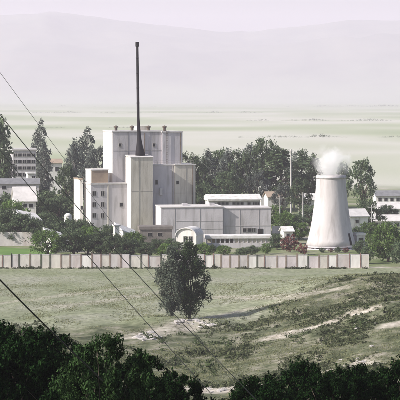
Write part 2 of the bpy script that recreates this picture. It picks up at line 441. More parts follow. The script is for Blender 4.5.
# ------------------------------------------------------------------ foliage meshes
def crown_mesh(name, seed, shape, clumps, per, leaf, m, flat=0.0, top=1.0, vertical=False, rmul=1.0, shoots=0):
    rs = np.random.RandomState(seed)
    rx, ry, rz = shape
    C = []
    while len(C) < clumps:
        p = rs.uniform(-1, 1, 3)
        r = np.linalg.norm(p)
        if r > 1 or r < 0.25: continue
        if rs.rand() > r ** 1.2: continue
        wv = 1 + 0.38 * math.sin(3 * math.atan2(p[1], p[0]) + seed) * (1 if seed % 2 else -1) * (1 - abs(p[2])) + 0.25 * rs.randn() * .6
        if p[2] > 0: wv *= 1 - (1 - top) * p[2]
        C.append(np.array([p[0] * wv * rx, p[1] * wv * ry, p[2] * rz]))
    C = np.array(C)
    Rm = (rx + ry + rz) / 3
    cr = Rm * rmul * rs.uniform(0.14, 0.30, len(C))
    ncl = rs.poisson(per, len(C))
    cen = np.repeat(C, ncl, axis=0); rad = np.repeat(cr, ncl)
    n = len(cen)
    if shoots:                                     # leafy shoots standing out of the crown
        sc_ = []
        for i in range(shoots):
            p = C[rs.randint(len(C))]
            dr = p / np.array([rx, ry, rz]); dr = dr / (np.linalg.norm(dr) + 1e-6) + np.array([0, 0, .6]) + rs.randn(3) * .35; dr /= np.linalg.norm(dr)
            L_ = rs.uniform(.07, .16)
            for q in np.linspace(.15, 1, 26): sc_.append(p + dr * L_ * q + np.array([0, 0, -.02 * q * q]))
        sc_ = np.array(sc_); cen = np.concatenate([cen, sc_]); rad = np.concatenate([rad, np.full(len(sc_), .012)]); n = len(cen)
    d = rs.randn(n, 3); d /= np.linalg.norm(d, axis=1)[:, None]
    sp = np.array([1.0, 1.0, 1.5 if vertical else 0.8])
    pos = cen + d * sp * (rad * rs.rand(n) ** 0.4)[:, None]
    nrm = d * 0.8 + rs.randn(n, 3) * 0.7 + np.array([0, 0, 0.35]); nrm /= np.linalg.norm(nrm, axis=1)[:, None]
    a = np.cross(nrm, rs.randn(n, 3)); a /= np.linalg.norm(a, axis=1)[:, None] + 1e-9
    b = np.cross(nrm, a)
    s = leaf * rs.uniform(0.6, 1.4, n)[:, None]
    V = np.stack([pos - a * s, pos - b * s * 0.5 + nrm * s * .12, pos + a * s, pos + b * s * 0.5 + nrm * s * .12], 1).reshape(-1, 3)
    Q = np.arange(4 * n).reshape(n, 4)
    o = np_mesh(name, V, Q, m)
    me = o.data; bpy.data.objects.remove(o); return me, C

def trunk_mesh(name, seed, C, zbase, rad, m):
    rs = random.Random(seed); b = MB()
    zt = max(c[2] for c in C) * 0.6
    pts = [(rad * rs.uniform(-.6, .6) * i, rad * rs.uniform(-.6, .6) * i, zbase + (zt - zbase) * i / 4) for i in range(5)]
    pts[0] = (0, 0, zbase - 0.3)
    b.tube(pts, [rad * 1.35, rad, rad * .8, rad * .55, rad * .2], 8)
    for c in sorted(C.tolist(), key=lambda c: rs.random())[:12]:
        k = rs.randint(1, 3); p = Vector(pts[k]); q = Vector(c); mpt = p.lerp(q, .5) + Vector((0, 0, -0.06 * (q - p).length))
        b.tube([p, mpt, q], [rad * .45, rad * .3, rad * .1], 5)
    o = b.build(name, m, smooth=True); me = o.data; bpy.data.objects.remove(o); return me

KINDS = {}
def kind(key, shape, clumps, per, leaf, m, bark='bark', trunk=0.25, tr=0.03, top=1.0, vertical=False, n=3, rmul=1.0, shoots=0):
    """unit crowns of height 1 (base at z=0), several variants per kind"""
    out = []
    for i in range(n):
        rz = (1 - trunk) / 2 * 0.92; zc = trunk + (1 - trunk) / 2
        me, C = crown_mesh(key + '_crown', 11 * i + len(KINDS) * 7 + 1, (shape[0], shape[1], rz), clumps, per, leaf, M[m], top=top, vertical=vertical, rmul=rmul, shoots=shoots)
        C = C + np.array([0, 0, zc])
        co_ = np.empty(len(me.vertices) * 3, np.float32); me.vertices.foreach_get('co', co_)
        co_ = co_.reshape(-1, 3); co_[:, 2] += zc; me.vertices.foreach_set('co', co_.ravel()); me.update()
        tm = trunk_mesh(key + '_trunk', i, C, 0.0, tr, M[bark])
        out.append((me, tm))
    KINDS[key] = out
kind('broad', (.36, .36), 75, 34, .026, 'leaf_tree', top=.8)
kind('greybroad', (.36, .36), 75, 34, .026, 'leaf_grey', top=.8)
kind('poplar', (.15, .15), 60, 36, .020, 'leaf_tree', trunk=.12, tr=.018, top=.55, vertical=True)
kind('greypoplar', (.16, .16), 60, 36, .020, 'leaf_grey', 'bark_pale', trunk=.12, tr=.018, top=.55, vertical=True)
kind('greenbush', (.60, .55), 120, 34, .034, 'leaf_green', trunk=.05, tr=.04)
kind('darkbush', (.60, .55), 120, 36, .034, 'leaf_tree', trunk=.05, tr=.04)
kind('redbush', (.55, .5), 50, 30, .05, 'leaf_red', trunk=.05, tr=.04, n=1)
kind('twin', (.19, .20), 95, 120, .013, 'leaf_twin', trunk=.0, tr=.016, top=.8, vertical=True, n=2, rmul=1.0, shoots=12)
kind('twingrey', (.18, .19), 95, 120, .013, 'leaf_twingrey', trunk=.0, tr=.016, top=.8, vertical=True, n=1, rmul=1.0, shoots=12)
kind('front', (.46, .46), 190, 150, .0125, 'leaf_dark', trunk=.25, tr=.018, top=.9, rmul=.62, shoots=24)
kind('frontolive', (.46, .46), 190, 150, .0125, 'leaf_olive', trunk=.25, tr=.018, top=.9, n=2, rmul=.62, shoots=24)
_cnt = {}
def plant(key, name, label, cat, px, top, Y, group=None, wide=1.0, rz=None, base=None):
    g = gp(px, Y)
    hgt = CAM_H - (top - HOR) * Y / F - g.z
    i = _cnt.get(key, 0); _cnt[key] = i + 1
    me, tm = KINDS[key][i % len(KINDS[key])]
    r = empty(name, (g.x, g.y, g.z), i * 2.1 + 0.4 if rz is None else rz)
    r.scale = (hgt * wide, hgt * wide, hgt)
    tag(r, label, cat, group)
    for n_, d_ in (('crown', me), ('trunk', tm)):
        c = bpy.data.objects.new(n_, d_); COL.objects.link(c); c.parent = r
    return r

# trees behind the plant ------------------------------------------------------
GT = 'trees standing behind the reactor buildings'
T = lambda *a, **k: plant(*a, **k)
T('poplar', 'tree', 'dark tall tree cut by the left edge of the photo behind the wires', 'tree', 0, 114, 600, GT, .85)
T('greybroad', 'tree', 'grey-green tree just right of the one on the left edge, beside the pale apartment block', 'tree', 8, 150, 605, GT, .33)
T('greypoplar', 'tree', 'slim grey-blue tree rising right behind the pale apartment block', 'tree', 40, 119, 700, GT, .7)
T('greypoplar', 'tree', 'short grey tree standing right of the slim grey-blue tree behind the apartment block', 'tree', 45, 141, 690, GT, .8)
T('greybroad', 'tree', 'bushy grey tree in front of the slim tree, between apartment block and white tower', 'tree', 45, 182, 590, GT, .6)
T('broad', 'tree', 'dark round tree touching the lower white block at its left', 'tree', 66, 164, 572, GT, .55)
T('greypoplar', 'tree', 'grey-blue tree left of the reactor hall, leftmost of the cluster beside its white side', 'tree', 75, 138, 655, GT, .9)
T('greypoplar', 'tree', 'tallest grey-blue tree of the cluster beside the white side of the reactor hall', 'tree', 86, 127, 660, GT, .95)
T('greybroad', 'tree', 'low wide grey tree of the cluster, touching the white side of the reactor hall', 'tree', 96, 143, 640, GT, .5)
T('broad', 'tree', 'small tree showing just past the right edge of the reactor hall roof', 'tree', 187, 150, 640, GT, .5)
T('broad', 'tree', 'dark tree right beside the right block of the reactor building', 'tree', 200, 153, 640, GT, .6)
T('greypoplar', 'tree', 'narrow grey tree second from the reactor building in the long row', 'tree', 209, 150, 650, GT, 1.3)
T('broad', 'tree', 'rounded green tree behind the left end of the long white-roofed block', 'tree', 219, 148, 655, GT, .55)
T('greypoplar', 'tree', 'narrow grey tree behind the middle of the long white-roofed block', 'tree', 229, 148, 650, GT, 1.2)
T('broad', 'tree', 'bright green bushy tree left of the tallest tree in the row', 'tree', 239, 147, 648, GT, .6)
T('greybroad', 'tree', 'broad grey shoulder tree on the left of the tallest tree', 'tree', 250, 143, 660, GT, .62)
T('broad', 'tree', 'tallest broad green tree of the row behind the plant', 'tree', 266, 135, 655, GT, .68)
T('poplar', 'tree', 'dark tree on the right shoulder of the tallest tree', 'tree', 279, 142, 650, GT, 1.7)
T('greybroad', 'tree', 'low grey bushy tree under the tallest tree behind the white roof end', 'tree', 258, 168, 625, GT, .7)
T('broad', 'tree', 'low dark tree behind the middle of the white-roofed block', 'tree', 226, 170, 622, GT, .9)
T('darkbush', 'shrub', 'dark shrub between the white-roofed block and the reactor building right side', 'shrub', 203, 181, 600, GT, .8)
T('greypoplar', 'tree', 'slender tree with pale trunk, leftmost of three poplars left of the cooling tower', 'tree', 294, 152, 668, GT, 1.0)
T('poplar', 'tree', 'middle slender poplar of the three left of the cooling tower', 'tree', 302, 149, 664, GT, 1.2)
T('poplar', 'tree', 'dark slender poplar nearest the left side of the cooling tower', 'tree', 312, 152, 660, GT, 1.3)
T('broad', 'tree', 'low green tree below the three poplars left of the cooling tower', 'tree', 300, 176, 600, GT, .7)
T('greybroad', 'tree', 'low grey-green tree below and left of the three poplars', 'tree', 283, 183, 610, GT, .8)
T('broad', 'tree', 'tree peeping above the right rim of the cooling tower', 'tree', 344, 160, 640, GT, .5)
T('broad', 'tree', 'large dark green tree right of the cooling tower', 'tree', 362, 158, 600, GT, .62)
T('darkbush', 'shrub', 'low dark shrub under the large tree right of the cooling tower', 'shrub', 368, 200, 560, GT, .8)
T('greenbush', 'tree', 'big light green leaning bush at the right edge above the rough bank', 'tree', 388, 222, 452, None, .85)
T('darkbush', 'shrub', 'dark shrub at the left foot of the big bush on the right edge', 'shrub', 366, 246, 447, None, .7)
T('darkbush', 'shrub', 'shrub cut by the right edge of the photo beside the big bush', 'shrub', 404, 238, 440, None, .8)
# shrubs before the reactor ------------------------------------------------------
GS = 'shrubs along the inside of the perimeter wall'
S = lambda lab, *a, key='darkbush', **k: plant(key, 'shrub', lab, 'shrub', *a[:4], (a[4] if len(a) > 4 else 1) * 1.3, **k)
S('dark bluish shrub mass cut by the left edge above the lawn', 4, 208, 505, GS, .8)
S('dark shrub in the middle of the dark mass above the left lawn', 20, 213, 503, GS, .8)
S('dark shrub at the right end of the dark mass above the left lawn', 36, 218, 502, GS, .8)
S('green shrub left of the slanting white roof near the wall', 48, 229, 470, GS, .8, key='greenbush')
S('shrub just right of the slanting white roof near the wall', 74, 228, 470, GS, .8)
S('bright green shrub below the windows of the pale annex', 88, 226, 474, GS, .7, key='greenbush')
S('grey-green shrub below the middle of the pale annex', 101, 231, 470, GS, .75)
S('dark shrub left of the hut with the white slanting roof', 115, 233, 466, GS, .8)
S('dark shrub in front of the hut with the white slanting roof', 129, 238, 464, GS, .8)
S('low dark shrub in front of the brown hut roof', 146, 242, 463, GS, .8)
S('low shrub behind the twin tree at the perimeter wall', 166, 243, 463, GS, .8, key='greenbush')
S('green shrub in front of the small white vaulted store', 203, 243, 462, GS, .8, key='greenbush')
S('small dark shrub before the middle of the flat white canopy', 242, 247, 465, GS, .9)
S('reddish bush left of the cooling tower foot', 290, 234, 480, GS, .62, key='redbush')
S('small reddish bush at the left foot of the cooling tower', 302, 243, 472, GS, .7, key='redbush')
S('green shrub behind the reddish bush left of the tower', 299, 222, 520, GS, .8, key='greenbush')
S('green shrub above the right end of the long grey hall', 276, 205, 575, GS, .8, key='greenbush')
S('olive shrub halfway between the long grey hall and the tower', 286, 212, 560, GS, .8, key='greenbush')
S('dark shrub right against the left side of the tower', 310, 205, 575, GS, .8)
S('low dark shrub at the right foot of the cooling tower', 361, 240, 470, GS, .7)
S('green shrub behind the white kiosk right of the tower', 368, 222, 520, GS, .8, key='greenbush')
S('dark shrub hiding the foot of the rounded white water tank', 66, 218, 505, GS, .8)
S('low grey-green shrub right of the rounded white water tank', 77, 219, 512, GS, .7)
S('dark shrub between the slanting white huts at the left', 44, 212, 520, GS, .8)
S('dark bushy shrub under the dark-roofed house at the left edge', 3, 192, 560, GS, .8)
S('green shrub below the windows of the dark-roofed house', 13, 200, 535, GS, .7, key='greenbush')
S('dark shrub at the right end of the dark-roofed house', 40, 190, 565, GS, .8)
S('dark shrub at the foot of the trees left of the narrow white building end', 58, 196, 560, GS, .9)
S('low shrub before the left corner of the annex', 84, 219, 506, GS, .6)
S('low dark shrub before the right half of the annex', 110, 225, 500, GS, .7)
S('small green shrub before the reactor front tower foot', 134, 231, 478, GS, .7, key='greenbush')
S('small shrub just left of the white vaulted store', 170, 238, 476, GS, .7)
S('low shrub at the left end of the white canopy', 212, 244, 474, GS, .7)
S('low green shrub at the right end of the white canopy', 266, 243, 474, GS, .7, key='greenbush')
S('low dark shrub between the canopy and the little white hut', 277, 234, 488, GS, .7)
S('dark shrub behind the little white hut by the reddish bush', 296, 214, 560, GS, .8)
S('dark shrub at the foot of the hut right of the tower', 356, 226, 512, GS, .8)
S('green shrub below the nearest barrack', 379, 226, 530, GS, .7, key='greenbush')
S('dark shrub between the two upper barracks at the right edge', 388, 205, 600, GS, .7)
S('low grey-green shrub before the vaulted store left wall', 179, 242, 470, GS, .9)
S('low shrub under the left third of the white canopy', 224, 245, 472, GS, 1.0, key='greenbush')
S('low dark shrub under the right third of the white canopy', 252, 245, 471, GS, 1.0)
S('dark shrub at the right end of the brown shed', 158, 239, 474, GS, .8)
S('tiny green shrub before the grey hall right end', 257, 238, 500, GS, .6, key='greenbush')
for i, (px, y) in enumerate([(322, 247.5), (331, 248), (338, 246.5), (346, 247)]):
    plant('redbush' if i % 2 else 'darkbush', 'shrub', 'tiny dark shrub in the row along the cooling tower foot', 'shrub', px, y, 478, 'tiny shrubs along the tower foot', 1.0)
# the twin tree in the field -----------------------------------------------------
plant('twingrey', 'tree', 'left greyer half of the leafy pair standing alone in the field', 'tree', 171.5, 243, 335, 'pair of trees in the field', .98)
plant('twin', 'tree', 'right greener half of the leafy pair standing alone in the field', 'tree', 189.5, 240, 336.5, 'pair of trees in the field', 1.0)

# ------------------------------------------------------------------ cooling tower
def cooling_tower():
    Y = 492.0; s = Y / F; g = gp(331, Y)
    t = empty('cooling_tower', g)
    tag(t, 'pale concrete cooling tower with flaring foot and open top', 'cooling tower')
    cen = 331.3
    prof = [(246.6, 25.6), (240, 23.4), (230, 21.0), (220, 19.1), (210, 17.7), (200, 16.4), (190, 15.4), (183, 14.9), (177, 14.6), (175, 14.7)]
    seg = 64; V = []; Q = []
    pr = [((CAM_H - (y - HOR) * s - g.z), r * s) for y, r in prof]
    prof3 = [(z, r) for z, r in pr] + [(z, r - 0.28) for z, r in reversed(pr)]
    for z, r in prof3:
        for k in range(seg):
            a = 2 * math.pi * k / seg; V.append((r * math.cos(a), r * math.sin(a), z))
    n = len(prof3)
    for i in range(n):
        j = (i + 1) % n
        for k in range(seg):
            k2 = (k + 1) % seg; Q.append((i * seg + k, i * seg + k2, j * seg + k2, j * seg + k))
    np_mesh('shell', V, Q, M['tower'], t, smooth=True)
    def ring(name, z0, z1, r0, r1, m):
        V = []; Q = []
        for z, r in ((z0, r0), (z0, r1), (z1, r1), (z1, r0)):
            for k in range(seg):
                a = 2 * math.pi * k / seg; V.append((r * math.cos(a), r * math.sin(a), z))
        for i in range(4):
            j = (i + 1) % 4
            for k in range(seg):
                k2 = (k + 1) % seg; Q.append((i * seg + k, i * seg + k2, j * seg + k2, j * seg + k))
        return np_mesh(name, V, Q, m, t)
    zt = pr[-1][0]; rt = pr[-1][1]
    ring('rim', zt - 0.75, zt - 0.25, rt + 0.01, rt + 0.13, M['concrete'])
    ring('base_ring', pr[0][0] - 0.02, pr[0][0] + 0.3, pr[0][1] + 0.005, pr[0][1] + 0.14, M['concrete'])
    ring('basin', -0.2, 0.16, pr[0][1] - 1.4, pr[0][1] + 0.7, M['concrete'])
    # slanting columns carrying the shell over the dark air inlet
    zb = pr[0][0]; rb = pr[0][1] - 0.13
    for k in range(24):
        a = 2 * math.pi * k / 24; b = 2 * math.pi * (k + .45) / 24
        MB().tube([(rb * math.cos(a), rb * math.sin(a), 0.1), (rb * math.cos(b), rb * math.sin(b), zb + .05)], [.1, .1], 6).build('column', M['concrete'], t)
    # door slot at the right
    ang = math.atan2(-0.62, 0.78)
    z0 = CAM_H - (244 - HOR) * s; z1 = CAM_H - (232.5 - HOR) * s
    def rr(z): return float(np.interp(z, [p[0] for p in pr], [p[1] for p in pr]))
    d = MB(); V = []
    for z in (z0, z1):
        for a in (ang - .06, ang + .06):
            for o_ in (-0.1, 0.05):
                r = rr(z) + o_; V.append((r * math.cos(a), r * math.sin(a), z))
    d.v = V; d.f = [(0, 1, 3, 2), (4, 6, 7, 5), (0, 4, 5, 1), (2, 3, 7, 6), (1, 5, 7, 3), (0, 2, 6, 4)]
    d.build('door', M['dark'], t)
    return t
cooling_tower()
def steam():
    import bmesh
    Y = 492.0; k = Y / F; c = P(331, 163, Y)
    bm = bmesh.new(); bmesh.ops.create_icosphere(bm, subdivisions=4, radius=1)
    rx, rz = 22 * k, 21 * k
    for v in bm.verts: v.co = (v.co.x * rx, v.co.y * rx * .9, v.co.z * rz)
    me = bpy.data.meshes.new('steam'); bm.to_mesh(me); bm.free()
    o = bpy.data.objects.new('steam', me); COL.objects.link(o); o.location = c
    m = bpy.data.materials.new('steam'); m.use_nodes = True; nt = m.node_tree; N = nt.nodes; L = nt.links
    N.remove(N['Principled BSDF'])
    v = N.new('ShaderNodeVolumePrincipled'); v.inputs['Color'].default_value = (.985, .975, .985, 1)
    tc = N.new('ShaderNodeTexCoord')
    mp = N.new('ShaderNodeMapping'); mp.inputs['Scale'].default_value = (1 / rx, 1 / (rx * .9), 1 / rz); L.new(tc.outputs['Object'], mp.inputs[0])
    ln = N.new('ShaderNodeVectorMath'); ln.operation = 'LENGTH'; L.new(mp.outputs[0], ln.inputs[0])
    nz = N.new('ShaderNodeTexNoise'); nz.inputs['Scale'].default_value = .40; nz.inputs['Detail'].default_value = 6; nz.inputs['Distortion'].default_value = .6
    L.new(tc.outputs['Object'], nz.inputs['Vector'])
    sb = N.new('ShaderNodeMath'); sb.operation = 'MULTIPLY_ADD'; sb.inputs[1].default_value = 1.9; sb.inputs[2].default_value = -.25     # noise*1.9 - .25
    L.new(nz.outputs['Fac'], sb.inputs[0])
    df = N.new('ShaderNodeMath'); df.operation = 'SUBTRACT'; L.new(sb.outputs[0], df.inputs[0]); L.new(ln.outputs['Value'], df.inputs[1])
    mr = N.new('ShaderNodeMapRange'); mr.interpolation_type = 'SMOOTHSTEP'
    mr.inputs[1].default_value = -.15; mr.inputs[2].default_value = .45; mr.inputs[3].default_value = 0; mr.inputs[4].default_value = .42
    L.new(df.outputs[0], mr.inputs[0]); L.new(mr.outputs[0], v.inputs['Density'])
    L.new(v.outputs[0], N['Material Output'].inputs['Volume'])
    me.materials.append(m)
    tag(o, 'thin white steam drifting up from the open top of the cooling tower', 'steam', kind='stuff')
steam()

# ------------------------------------------------------------------ buildings
class Frame:
    """local frame of a building: u along the front, v into the depth, yaw about its front-left corner"""
    def __init__(s, px, Y, yaw):
        s.px = px; s.Y = Y; s.t = R(yaw); s.s = Y / F; s.c = math.cos(s.t); s.n = math.sin(s.t)
        s.g = Vector(((px - 200) * Y / F, Y, 0.0))
    def u(s, px, v=0.0):
        u = 0.0
        for _ in range(4):
            Yp = s.Y + u * s.n + v * s.c
            X = (px - 200) * Yp / F - s.g.x
            u = (X + v * s.n) / s.c
        return u
    def z(s, py, u=0.0, v=0.0):
        return CAM_H - (py - HOR) * (s.Y + u * s.n + v * s.c) / F
    def deep(s, wpx): return wpx * s.s / s.n

def window(parent, x0, x1, z0, z1, y, fr=0.07, name='window', m=None, sill=True):
    """frame proud of the wall plane y (front looks along -y) with a pane behind it"""
    w = x1 - x0
    f = MB()
    f.box(x0 - fr, x0, y - .06, y + .02, z0, z1); f.box(x1, x1 + fr, y - .06, y + .02, z0, z1)
    f.box(x0 - fr, x1 + fr, y - .06, y + .02, z1, z1 + fr); f.box(x0 - fr, x1 + fr, y - .09, y + .02, z0 - fr, z0)
    if w > .8: f.box((x0 + x1) / 2 - .03, (x0 + x1) / 2 + .03, y - .045, y + .02, z0, z1)
    o = f.build(name, m or M['frame'], parent)
    MB().box(x0, x1, y - .02, y + .01, z0, z1).build('pane', M['glass'], o)
    return o

def block(t, fr, p0, p1, top, v, d, name, m, cap=None, base=0.0, capm=None, slope=0.0):
    x0 = fr.u(p0, v); x1 = fr.u(p1, v); z1 = fr.z(top, (x0 + x1) / 2, v)
    b = MB()
    b.prism_x([(v, base), (v + d, base), (v + d, z1 - slope), (v, z1)], x0, x1)
    o = b.build(name, m, t, bevel=0.04)
    if cap:
        c = MB(); c.prism_x([(v - .15, z1), (v + d + .15, z1 - slope), (v + d + .15, z1 + cap - slope), (v - .15, z1 + cap)], x0 - .15, x1 + .15)
        c.build('roof', capm or M['roof_pale'], t)
    return x0, x1, z1

def seams(t, m, x0, x1, z0, z1, v, xs=(), zs=(), w=0.09, name='wall_joint'):
    for x in xs: MB().box(x - w / 2, x + w / 2, v - .05, v + .01, z0, z1).build(name, m, t)
    for z in zs: MB().box(x0, x1, v - .045, v + .01, z - w / 2, z + w / 2).build(name, m, t)

def reactor():
    fr = Frame(131, 524, 15)
    t = empty('reactor_building', fr.g, fr.t)
    tag(t, 'tall pale concrete reactor building of stepped blocks with a thin black stack', 'reactor building')
    M['seam'] = mat('dark_joint', (0.22, 0.21, 0.20), (0.15, 0.145, 0.14), 1.0)
    # upper hall at the back
    v = 7.0
    x0, x1, zt = block(t, fr, 112.5, 162, 132, v, fr.deep(11), 'upper_hall', M['concrete'], .35)
    seams(t, M['seam'], x0, x1, 15, zt - .05, v, [fr.u(128, v), fr.u(150, v)])
    xa, xb, zb = block(t, fr, 162.2, 182.5, 132.5, v - .5, fr.deep(11) + .5, 'upper_hall', M['concrete'], .3)
    for q in (120, 154):
        u = fr.u(q, v); window(t, u - .3, u + .3, fr.z(146.5, u, v), fr.z(143.5, u, v), v)
    u = fr.u(172, v - .5)
    for q in (116, 132, 148.5, 164.5):
        w_ = fr.deep(3); u = fr.u(q, v + 2); z0 = fr.z(132, u, v + 2) - .3; z1 = fr.z(125.5, u, v + 2)
        b = MB().tube([(u, v + 2, z0), (u, v + 2, z1 - .35)], [.34, .34], 10)
        b.tube([(u, v + 2, z1 - .5), (u, v + 2, z1 - .25), (u, v + 2, z1)], [.55, .6, .12], 10)
        b.build('roof_vent', M['vent'], t)
    # roof railing and a low penthouse
    pz0 = zt + .35
    MB().box(fr.u(137, v + 5), fr.u(147, v + 5), v + 5, v + 8, pz0 - .05, pz0 + 1.0).build('penthouse', M['concrete_warm'], t)
    # front tower
    x0, x1, z1 = block(t, fr, 131, 153, 157.5, 0.0, fr.deep(6), 'front_tower', M['concrete_warm'], .18, slope=-.35)
    seams(t, M['seam'], x0, x1, 0, z1, 0, [x0 + (x1 - x0) * .36], w=.06)
    # right block in two bays
    x2, x3, z2 = block(t, fr, 152.5, 175, 165.5, 2.6, 9, 'side_block', M['concrete'], .25)
    x4, x5, z3 = block(t, fr, 175, 195.5, 165.2, 2.0, 9.6, 'side_block', M['concrete_warm'], .25)
    u = fr.u(156.5, 2.6); window(t, u - .28, u + .28, fr.z(184.5, u, 2.6), fr.z(180, u, 2.6), 2.6)
    u = fr.u(177.5, 2.0); window(t, u - .3, u + .3, fr.z(184, u, 2), fr.z(181, u, 2), 2.0)
    for q in (186,): seams(t, M['seam'], 0, 1, 0, z3, 2.0, [fr.u(q, 2)], w=.05)
    # drain pipe and ladder
    u = fr.u(172.5, 2.6)
    MB().tube([(u, 2.5, 0), (u, 2.5, z2)], [.06, .06], 6).build('drain_pipe', M['frame'], t)
    # horizontal joints, pipes, a ladder and a small duct
    v = 7.0
    for y in (150.5,): seams(t, M['seam2'], fr.u(112.6, v), fr.u(162, v), 0, 1, v, (), [fr.z(y, 5, v)], w=.06, name='wall_joint')
    for y in (193,): seams(t, M['seam2'], x4, x5, 0, 1, 2.0, (), [fr.z(y, 13, 2)], w=.05); seams(t, M['seam2'], x2, x4 - .02, 0, 1, 2.6, (), [fr.z(y, 13, 2)], w=.05)
    for y in (191,): seams(t, M['seam2'], x0, x1, 0, 1, 0, (), [fr.z(y, 2, 0)], w=.045)
    for q, va, zt_ in ((144.5, 7.0, 25.0), (180.5, 6.5, 25.0), (192.5, 2.0, z3)):
        u = fr.u(q, va); MB().tube([(u, va - .12, zt_ - 12), (u, va - .12, zt_ - .1)], [.09, .09], 8).build('drain_pipe', M['vent'], t)
    u = fr.u(167, 6.5); ld = MB()
    for dx in (-.22, .22): ld.box(u + dx - .03, u + dx + .03, 6.28, 6.34, 17, 25.6)
    for k in range(20): ld.box(u - .19, u + .19, 6.29, 6.33, 17.2 + k * .42, 17.24 + k * .42)
    ld.build('ladder', M['vent'], t)
    MB().box(fr.u(160.5, 2.6) - .35, fr.u(160.5, 2.6) + .35, 2.0, 2.61, fr.z(195, 7, 2.6), fr.z(188, 7, 2.6)).build('duct', M['roof_pale'], t, bevel=.04)
    rl = MB()
    for k in range(13):
        uu = fr.u(154, 3) + (x5 - fr.u(154, 3) - .2) * k / 12; rl.box(uu - .025, uu + .025, 2.75, 2.8, z2 + .2, z2 + 1.1)
    rl.box(fr.u(154, 3), x5 - .2, 2.755, 2.795, z2 + 1.1, z2 + 1.15); rl.box(fr.u(154, 3), x5 - .2, 2.76, 2.79, z2 + .65, z2 + .69)
    rl.build('railing', M['frame'], t)
    # stack
    v = 3.4; u0 = fr.u(140, v); zb = fr.z(156, u0, v) - .3
    ut = fr.u(137.2, v); zt = fr.z(43, ut, v)
    um = fr.u(138.2, v); zm = fr.z(118, um, v)
    MB().tube([(u0 + .1, v, zb - .2), (u0, v, zb + 1.2), (u0 - .12, v, zb + 2.8), (u0 - .25, v, zb + 5), (um, v, zm), (ut, v, zt)],
              [1.3, 1.1, .76, .48, .34, .29], 14).build('chimney', M['steel'], t, smooth=True)
    c = t.children[-1] if False else None
    cap = MB().tube([(ut, v, zt - .9), (ut, v, zt - .8), (ut, v, zt + .15), (ut, v, zt + .25)], [.33, .45, .45, .34], 14).build('chimney_cap', M['steel'], t, smooth=False)
    for k in range(1, 5):
        f = k / 5; uu = um + (ut - um) * f; zz = zm + (zt - zm) * f
        MB().tube([(uu, v, zz - .06), (uu, v, zz + .06)], [.42, .42], 14).build('chimney_band', M['steel'], t)
    return fr
fr = reactor()

def annex():
    fr = Frame(91, 525.5, 15)
    t = empty('annex', fr.g, fr.t)
    tag(t, 'pale lower annex with three rows of small dark windows left of the reactor', 'building')
    x0, x1, z1 = block(t, fr, 91, 130, 184.5, 0, fr.deep(8.5), 'main_wall', M['concrete'], .4, capm=M['roof_pale'])
    xd = fr.u(108, 0)
    MB().box(xd - .12, xd + .12, -.12, 0.01, 0, z1 - .02).build('pilaster', M['concrete_warm'], t)
    for q in (94.2, 102.6):
        for y in (193.5, 204.5, 215.5):
            u = fr.u(q); window(t, u - .42, u + .42, fr.z(y + 2.2, u), fr.z(y - 2.2, u), 0)
    u = fr.u(121.3); window(t, u - .38, u + .38, fr.z(206.5, u), fr.z(202.8, u), 0)
    # stepped top block
    xa, xb = fr.u(91.5, .8), fr.u(108, .8); za = fr.z(170.5, xa, .8)
    MB().box(xa, xb, .8, fr.deep(8.5) - .3, z1 + .38, za).build('top_block', M['roof_tan'], t)
    MB().box(xa - .12, xb + .12, .68, fr.deep(8.5) - .2, za, za + .25).build('roof', M['roof_pale'], t)
    MB().box(xa - .04, xa, .9, fr.deep(8.5) - .4, z1 + .42, za - .02).build('painted_sunlit_side', M['whitewash_or_sunlit'], t)  # sunlight on the left wall, painted as a white skin
    MB().box(x0 - .035, x0, .06, fr.deep(8.5) - .06, 0, z1 - .02).build('painted_sunlit_side', M['whitewash_or_sunlit'], t)  # same white skin below: sun put into the wall's colour
    # low rear wing with its lit end
    v = 5.5
    xe, xf = fr.u(80, v), fr.u(92, v); ze = fr.z(179.5, xe, v)
    t2 = empty('rear_wing', (fr.g.x, fr.g.y, 0), fr.t)
    tag(t2, 'narrow white building end at the far left of the annex', 'building')
    MB().box(xe, fr.u(83.0, v), v, v + fr.deep(8), 0, ze).build('wall', M['whitewash_or_sunlit'], t2, bevel=.03)
    MB().box(xe - .12, fr.u(83.0, v) + .02, v - .1, v + fr.deep(8) + .1, ze, ze + .22).build('roof', M['roof_tan'], t2)
    u = xe + .5; window(t2, u - .3, u + .25, fr.z(209.5, u, v), fr.z(206, u, v), v)
annex()

def paint_sunlit_sides():                      # white skins paint sunlight onto the left walls of upper hall and front tower
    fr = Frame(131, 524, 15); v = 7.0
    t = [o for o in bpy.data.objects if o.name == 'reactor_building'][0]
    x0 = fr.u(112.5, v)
    MB().box(x0 - .05, x0, v + .05, v + fr.deep(11) - .05, 0, fr.z(132, x0, v) - .03).build('painted_sunlit_side', M['whitewash_or_sunlit'], t)
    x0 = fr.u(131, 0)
    MB().box(x0 - .05, x0, .05, fr.deep(6) - .05, 0, fr.z(157.5, 0, 0) - .05).build('painted_sunlit_side', M['whitewash_or_sunlit'], t)
paint_sunlit_sides()

